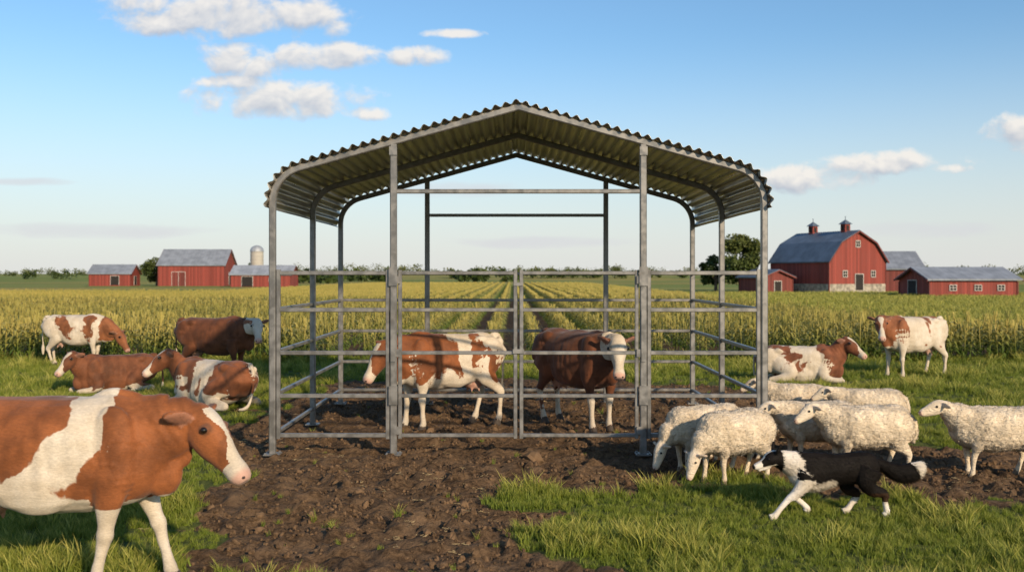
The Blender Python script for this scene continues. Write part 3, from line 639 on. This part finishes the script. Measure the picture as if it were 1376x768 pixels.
for k in range(4):
    v,f,_=ellip((0,0,0),(1,.8,.6),9,6);v=np.array(v);v*= (1+ (vn3(v*1.7+k*9)-.5)*1.0)[:,None];cl.append(mk('soil_clod',v*.018,f,dirtM,link=False,smooth=False))
n=38000;x=rng.uniform(-5,8,n);y=5+rng.random(n)**1.4*14;k=(dirtm(x,y)>.6)&(fbm(x*2,y*2,2)+rng.random(n)*.3>.55);x,y=x[k],y[k];n=len(x)
scatter('soil_clods',np.column_stack([x,y,height(x,y)+.002]),rng.uniform(0,6.28,(n,3)),np.exp(rng.normal(-.35,.55,n)),rng.integers(0,4,n),cl)
st=[]
for k in range(2):
    b=B()
    for j in range(4):
        a=rng.uniform(0,3.14);c_=rng.uniform(-.04,.04,2);L_=rng.uniform(.015,.045);b.tube([(c_[0],c_[1],.004),(c_[0]+L_*math.cos(a),c_[1]+L_*math.sin(a),.008)],.0025,.0025,(0,0,1))
    st.append(b.obj('straw',strawM,link=False))
n=1800;x=rng.uniform(-4.5,7,n);y=rng.uniform(5.5,18,n);k=(dirtm(x,y)>.4)&(vn(x*.9,y*.9)>.5);x,y=x[k],y[k];n=len(x)
scatter('straw_litter',np.column_stack([x,y,height(x,y)+.008]),np.column_stack([np.zeros(n),np.zeros(n),rng.uniform(0,6.28,n)]),rng.uniform(.6,1.4,n),rng.integers(0,2,n),st)
# corn
cornM=leafmat('corn_leaves',(.065,.12,.015),(.16,.21,.035),(.52,.41,.11),(.25,.85),.25,patch=.12,fmin=.5)
def cornplant(b,ox,oy,h,r,simple_=False):
    b.tube([(ox,oy,-.02),(ox,oy,h*.9)],.02,.02,(1,0,0),ch=.25) if not simple_ else None
    for i in range(7 if simple_ else 10):
        z0=h*(.12+.075*i*(1.4 if simple_ else 1));a=i*3.14+r.normal(0,.5);L_=r.uniform(.28,.46)*(1-.3*abs(i/10-.4));wd=.032 if not simple_ else .045
        dx,dy=math.cos(a),math.sin(a);sx,sy=-dy*wd,dx*wd;o=[];ts=(0,.3,.65,1) if not simple_ else (0,.5,1)
        for t in ts:
            ww=(.6 if t==0 else 1.0 if t<.5 else .8 if t<.9 else .08);cx=ox+dx*L_*t;cy=oy+dy*L_*t;cz=z0+L_*(1.1*t-1.25*t*t)
            o+=[(cx-sx*ww,cy-sy*ww,cz),(cx+sx*ww,cy+sy*ww,cz+.005)]
        b.add(o,[(2*q,2*q+1,2*q+3,2*q+2) for q in range(len(ts)-1)])
    for i in range(5):
        a=r.uniform(0,6.28);dx,dy=math.cos(a)*.06,math.sin(a)*.06
        b.add([(ox-.008,oy,h*.82),(ox+.008,oy,h*.82),(ox+dx+.008,oy+dy,h*1.06),(ox+dx-.008,oy+dy,h*1.06)],[(0,1,2,3)])
cp=[]
for k in range(4):
    b=B();cornplant(b,0,0,[1.0,1.08,.93,1.14][k],np.random.default_rng(k+3));cp.append(b.obj('corn_plant',cornM,link=False))
ROW=1.05
XS=np.arange(-36.2,21,ROW);pts=[]
for x in XS:
    y=np.arange(23.8,60,.17);y=y+rng.normal(0,.05,len(y));xx=x+rng.normal(0,.05,len(y))
    k=(np.abs(xx)<y*.56+2)&((xx<14)|(y<27.5));k&=y>23.6+.5*math.sin(x)
    pts.append(np.column_stack([xx[k],y[k]]))
for y0 in (23.3,23.9,24.6):
    xx=np.concatenate([np.arange(-16,-4.5,.2),np.arange(5.5,21,.2)]);pts.append(np.column_stack([xx+rng.normal(0,.06,len(xx)),y0+rng.normal(0,.12,len(xx))]))
Pn=np.vstack(pts);n=len(Pn)
hs_=rng.uniform(.80,1.05,n)*np.where(Pn[:,1]<25.2,1.0,.80)*np.where((np.abs(Pn[:,0])<5)&(Pn[:,1]<26),.75,1)
scatter('corn_field',np.column_stack([Pn,np.zeros(n)]),np.column_stack([rng.normal(0,.06,n),rng.normal(0,.06,n),rng.uniform(0,6.28,n)]),hs_,rng.integers(0,4,n),cp)
seg=[]
for k in range(3):
    b=B();r=np.random.default_rng(k+30)
    for j in range(16): cornplant(b,r.normal(0,.05),-1.5+j*.1875+r.normal(0,.03),r.uniform(.72,.88),r,True)
    seg.append(b.obj('corn_row',cornM,link=False))
pts=[]
for x in np.arange(-36.2-ROW*24,14,ROW):
    for y in np.arange(61.5,185,3.0):
        if abs(x)<y*.56+3 and (x>-26 or y<86): pts.append((x,y,0))
Pf=np.array(pts);n=len(Pf)
scatter('corn_field',Pf,np.column_stack([np.zeros(n),np.zeros(n),rng.integers(0,2,n)*math.pi]),rng.uniform(.94,1.04,n),rng.integers(0,3,n),seg)
# ------------------------------------------------------------------ buildings
def siding(name,c):
    m,nt,out=newmat(name);tc=nd(nt,'ShaderNodeTexCoord').outputs['Object'];s=nd(nt,'ShaderNodeSeparateXYZ',None,{0:tc})
    u=mth(nt,'ADD',s.outputs[0],s.outputs[1])
    fr=mth(nt,'FRACT',mth(nt,'MULTIPLY',u,3.6));gap=mrange(nt,mth(nt,'ABSOLUTE',mth(nt,'SUBTRACT',fr,.5)),.40,.5)
    pl=nd(nt,'ShaderNodeTexWhiteNoise',{'noise_dimensions':'1D'},{'W':mth(nt,'FLOOR',mth(nt,'MULTIPLY',u,3.6))}).outputs[0]
    n=noise(nt,mapping(nt,tc,(0,0,0),(2,2,.3)),2.0,5.0).outputs[0]
    col=mix(nt,pl,tuple(x*.75 for x in c),tuple(x*1.2 for x in c));col=mix(nt,mrange(nt,n,.5,.75,0,.4),col,tuple(x*.6+.04 for x in c));col=mix(nt,mth(nt,'MULTIPLY',gap,.6),col,tuple(x*.3 for x in c))
    princ(nt,out,col,.75,0,mth(nt,'SUBTRACT',1.0,gap),.4,.02,.3);return m
def seam(name,c):
    m,nt,out=newmat(name);tc=nd(nt,'ShaderNodeTexCoord').outputs['Object'];s=nd(nt,'ShaderNodeSeparateXYZ',None,{0:tc})
    fr=mth(nt,'FRACT',mth(nt,'MULTIPLY',s.outputs[0],1.7));gap=mrange(nt,mth(nt,'ABSOLUTE',mth(nt,'SUBTRACT',fr,.5)),.42,.5)
    n=noise(nt,tc,.9,5.0).outputs[0];col=mix(nt,mrange(nt,n,.3,.7),tuple(x*.8 for x in c),tuple(x*1.15 for x in c));col=mix(nt,mth(nt,'MULTIPLY',gap,.35),col,tuple(x*.5 for x in c))
    princ(nt,out,col,.5,.15,gap,.5,.04);return m
redM=siding('red_barn_boards',(.25,.052,.038));red2=siding('dark_red_boards',(.17,.042,.034))
rf1=seam('grey_metal_roof',(.27,.29,.32));rf2=seam('slate_blue_roof',(.12,.15,.19));rf3=seam('light_metal_roof',(.34,.36,.39))
whM=simple('white_trim',(.50,.47,.43),.6);dkM=simple('painted_interior_shade',(.02,.016,.014),.9);stM=simple('fieldstone_base',(.33,.29,.23),.9,0,.4,2.5,.8,.05)  # dkM: near-black colour stands in for the shade inside the buildings
def barn(name,loc,rot,L,W,He,Hr,roof,wall,gam=False,stone=0,feats=(),cup=(),fr=.07):
    root=empty(name,(loc[0],loc[1],float(far(np.array(float(loc[0])),np.array(float(loc[1]))))),rad(rot))
    pr=[(-W/2,He),(0,Hr),(W/2,He)] if not gam else [(-W/2,He),(-W*.31,He+(Hr-He)*.60),(0,Hr),(W*.31,He+(Hr-He)*.60),(W/2,He)]
    b=B();P=[(-W/2,-.5)]+pr+[(W/2,-.5)];n=len(P)
    v=[(-L/2,y,z) for y,z in P]+[(L/2,y,z) for y,z in P]
    f=[tuple(range(n-1,-1,-1)),tuple(range(n,2*n)),(0,1,n+1,n),(n-2,n-1,2*n-1,2*n-2)]
    b.add(v,[tuple(q) for q in f],0);b.obj('walls',wall,root)
    b=B();th=.14;oh=.35;pts=[np.array(p) for p in pr]
    d=pts[0]-pts[1];pts[0]=pts[0]+d/np.linalg.norm(d)*oh;d=pts[-1]-pts[-2];pts[-1]=pts[-1]+d/np.linalg.norm(d)*oh
    lo=[(p[0],p[1]+.02) for p in pts];hi=[(p[0]*1.005,p[1]+.02+th) for p in pts];k=len(pts)
    ring=lo+hi[::-1];nn=len(ring);v=[(-L/2-oh,y,z) for y,z in ring]+[(L/2+oh,y,z) for y,z in ring]
    f=[(i,(i+1)%nn,nn+(i+1)%nn,nn+i) for i in range(nn)]
    for e in(0,nn):
        for i in range(k-1): f.append((e+i,e+i+1,e+nn-2-i,e+nn-1-i))
    b.add(v,f);b.obj('roof',roof,root)
    b=B()
    for e in(-1,1):
        for i in range(k-1):
            p,q=pts[i],pts[i+1];b.tube([(e*(L/2+oh+.03),p[0],p[1]),(e*(L/2+oh+.03),q[0],q[1])],.05,.16,(1,0,0),ch=.02)
        for sy in(-1,1): b.box((e*(L/2+.01),sy*(W/2+.01),He/2-.1),(.12,.12,He-.2))
    b.obj('trim',red2,root)
    if stone:
        b=B();b.box((0,0,stone/2-.4),(L+.12,W+.12,stone+.8));b.obj('stone_foundation',stM,root)
    bt=B();bd=B();bp=B()
    for (side,u,z,w_,h,kind) in feats:
        def place(bb,du,dzz,ww,hh,out_,t=.06):
            if side=='F': bb.box((u+du,-W/2-out_,z+dzz),(ww,t,hh))
            elif side=='R': bb.box((L/2+out_,u+du,z+dzz),(t,ww,hh))
            else: bb.box((-L/2-out_,u+du,z+dzz),(t,ww,hh))
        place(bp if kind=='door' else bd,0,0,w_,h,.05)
        fw=fr
        for s in(-1,1): place(bt,s*(w_/2+fw/2),0,fw,h+2*fw,.06)
        place(bt,0,h/2+fw/2,w_,fw,.058)
        if kind=='win': place(bt,0,-h/2-fw/2,w_,fw,.058)
        if kind=='door': place(bt,0,0,.07,h,.085,.03)
        if kind=='win': place(bt,0,0,.04,h,.075,.03);place(bt,0,0,w_-.02,.04,.077,.02)
    if feats:
        bt.obj('door_and_window_frames',whM,root)
        if bd.v: bd.obj('painted_dark_openings',dkM,root)  # solid dark panels proud of the wall, interior shade painted instead of recessed
        if bp.v: bp.obj('doors',red2,root)
    for cx in cup:
        b=B();b.box((cx,0,Hr+.45),(.8,.8,1.0),0)
        b.add([(cx-.6,-.6,Hr+.96),(cx+.6,-.6,Hr+.96),(cx+.6,.6,Hr+.96),(cx-.6,.6,Hr+.96),(cx,0,Hr+1.55)],[(0,1,4),(1,2,4),(2,3,4),(3,0,4),(3,2,1,0)],1)
        b.box((cx,0,Hr+1.7),(.06,.06,.5),1);b.box((cx,-.42,Hr+.5),(.4,.04,.6),2);b.box((cx+.42,0,Hr+.5),(.04,.4,.6),2)
        b.obj('cupola',[redM,rf2,dkM],root)
    return root
barn('gambrel_barn',(39.4,121),-66,10.5,8.8,3.9,7.4,rf2,redM,True,1.1,[('R',0,5.9,.6,.7,'win'),('R',-2.0,2.3,.6,.7,'win'),('R',2.4,2.3,.6,.7,'win'),('R',0.2,1.3,1.2,1.9,'open')],(-2.5,3.2))
barn('lean_to_shed',(31.2,119),-66,4.5,4.5,1.9,2.7,rf2,red2,False,0,[('R',0,.8,1.0,1.2,'open')])
barn('machinery_barn',(50.6,134),-6,9.5,9,3.0,5.3,rf1,red2,False,0,[('F',-2.6,1.4,2.2,2.5,'open')])
barn('livestock_shed',(41.4,90),6,8.4,5.4,1.75,2.75,rf1,redM,False,0,[('L',.2,.9,1.5,1.5,'open'),('F',-2.0,1.0,.6,.45,'win'),('F',0.4,1.0,.6,.45,'win'),('F',2.6,1.0,.6,.45,'win')],(),.05)
barn('hay_barn',(-64,197),2,13,9,4.2,7.3,rf1,redM,False,0,[('F',-2.5,1.4,2.6,2.8,'door'),('R',0,1.5,2.2,2.4,'open')])
barn('low_barn',(-46.5,182),0,11,6,2.3,3.9,rf3,redM,False,0,[('F',-2.5,1.0,2.0,1.8,'open'),('F',2,1.3,.9,.6,'win')])
barn('small_red_barn',(-80.5,196),4,8,6,2.5,4.2,rf1,redM,False,0,[('F',1.0,1.1,1.6,1.8,'open'),('R',0,1.1,1.4,1.7,'open')])
m,nt,out=newmat('silo_concrete');tc=nd(nt,'ShaderNodeTexCoord').outputs['Object'];z=nd(nt,'ShaderNodeSeparateXYZ',None,{0:tc}).outputs[2]
band=mrange(nt,mth(nt,'ABSOLUTE',mth(nt,'SUBTRACT',mth(nt,'FRACT',mth(nt,'MULTIPLY',z,1.3)),.5)),.42,.5)
col=mix(nt,noise(nt,tc,1.5,5.0).outputs[0],(.34,.31,.26),(.50,.46,.40));princ(nt,out,mix(nt,mth(nt,'MULTIPLY',band,.5),col,(.2,.2,.2)),.8,0,band,.4,.03)
SI=empty('silo',(-53.8,204,0));V=[];ns=32;pr=[(1.35,-.5),(1.35,7.2)]
for r_,z_ in pr:
    for j in range(ns): V.append((r_*math.cos(2*math.pi*j/ns),r_*math.sin(2*math.pi*j/ns),z_))
F=[(j,(j+1)%ns,ns+(j+1)%ns,ns+j) for j in range(ns)];mk('tower',V,F,m,SI,True)
V=[];pr=[(1.45,7.15),(1.42,7.35)]+[(1.4*math.cos(a),7.35+1.1*math.sin(a)) for a in np.linspace(.15,1.5,6)]
for r_,z_ in pr:
    for j in range(ns): V.append((r_*math.cos(2*math.pi*j/ns),r_*math.sin(2*math.pi*j/ns),z_))
F=[(i*ns+j,i*ns+(j+1)%ns,(i+1)*ns+(j+1)%ns,(i+1)*ns+j) for i in range(len(pr)-1) for j in range(ns)]+[tuple(range((len(pr)-1)*ns,len(pr)*ns))]
mk('domed_cap',V,F,rf3,SI,True)
V=[];c_=[(80,86),(60,83),(46,82),(36,88),(33,100),(35,113)];c_=catmull(c_,6)
for i,p in enumerate(c_):
    t=c_[min(i+1,len(c_)-1)]-c_[max(i-1,0)];t/=np.linalg.norm(t);n_=np.array((-t[1],t[0]))
    for s in(-1.3,-.45,.45,1.3):
        q=p+n_*s;V.append((q[0],q[1],float(height(np.array(q[0]),np.array(q[1])))+.02+.01*(abs(s)<1)))
mk('farm_lane',V,[(i*4+j,i*4+j+1,i*4+4+j+1,i*4+4+j) for i in range(len(c_)-1) for j in range(3)],simple('gravel_lane',(.30,.25,.16),.95,0,.3,1.5,.5,.03))
# ------------------------------------------------------------------ trees
treeM=leafmat('tree_leaves',(.035,.06,.014),(.095,.13,.03),(.16,.16,.04),(2,9),.2,patch=.3);barkM=simple('tree_bark',(.14,.10,.07),.9,0,.4,6,.6,.03)
def crownquads(cs,per,size,r):
    V=[];F=[]
    for c,R in cs:
        d=r.normal(0,1,(per,3));d/=np.linalg.norm(d,axis=1)[:,None];p=np.array(c)+d*(np.array(R)*(r.random((per,1))**.45))
        for q in p:
            a=nrm(r.normal(0,1,3));b_=nrm(np.cross(a,r.normal(0,1,3)));s=size*r.uniform(.6,1.3);o=len(V)
            V+=[q-a*s,q-b_*s*.6,q+a*s,q+b_*s*.6];F.append((o,o+1,o+2,o+3))
    return V,F
def tree(name,loc,h,wd,seed,n=20):
    r=np.random.default_rng(seed);root=empty(name,(loc[0],loc[1],float(far(np.array(float(loc[0])),np.array(float(loc[1]))))))
    parts=[loft([(0,0,-.3,.3,.3),(0,0,.5,.22,.22),(.05,0,h*.35,.17,.17),(0,.1,h*.6,.1,.1),(0,0,h*.85,.04,.04)],side=(1,0,0),seg=8)];cs=[]
    for i in range(n):
        a=r.uniform(0,6.28);z=h*r.uniform(.25,.93);q=wd*.5*math.sqrt(max(.05,1-((z/h-.56)/.44)**2))*r.uniform(.35,.9)
        c=(math.cos(a)*q,math.sin(a)*q,z);R=wd*r.uniform(.13,.22);cs.append((c,(R,R,R*.8)))
        if i<8: parts.append(loft([(0,0,h*.3,.1,.1),(c[0]*.5,c[1]*.5,(h*.3+z)/2,.07,.07),(c[0],c[1],z,.03,.03)],side=(.1,1,.3),seg=6))
    V=[];F=[]
    for v,f,_ in parts: o=len(V);V+=[tuple(p) for p in v];F+=[tuple(i+o for i in q) for q in f]
    mk('trunk_and_limbs',V,F,barkM,root,True)
    V,F=crownquads(cs,230,.17+h*.006,r);mk('leaf_crown',V,F,treeM,root)
tree('broadleaf_tree',(30.2,128),7.4,6.4,1,34)
tree('broadleaf_tree',(27.6,131),4.6,4.5,8,18)
tree('broadleaf_tree',(-73.5,200),5.6,6.5,2,26)
tree('broadleaf_tree',(-57,214),5.0,4.5,3,14)
r=np.random.default_rng(5);cs=[]
for (x0,x1,yc,cnt,hh) in((-75,-35,330,16,5),(-62,-48,270,6,4),(-50,130,620,26,8),(-330,-150,640,20,7),(-420,-90,980,50,12),(-60,420,1000,60,12),(140,330,480,26,7),(60,90,170,6,3.5),(200,600,800,36,12),(-900,900,1500,150,15),(-20,2,300,5,5)):
    for i in range(cnt):
        x=r.uniform(x0,x1);y=yc+r.uniform(-20,20);z=float(far(np.array(x),np.array(y)));h=hh*r.uniform(.5,1.1)
        for q in range(3): cs.append(((x+r.normal(0,h*.3),y+r.normal(0,2),z+h*r.uniform(.3,.65)),(h*.45,h*.4,h*.38)))
V,F=crownquads(cs,45,.9,r);mk('distant_tree_line',V,F,treeM)
print('done')
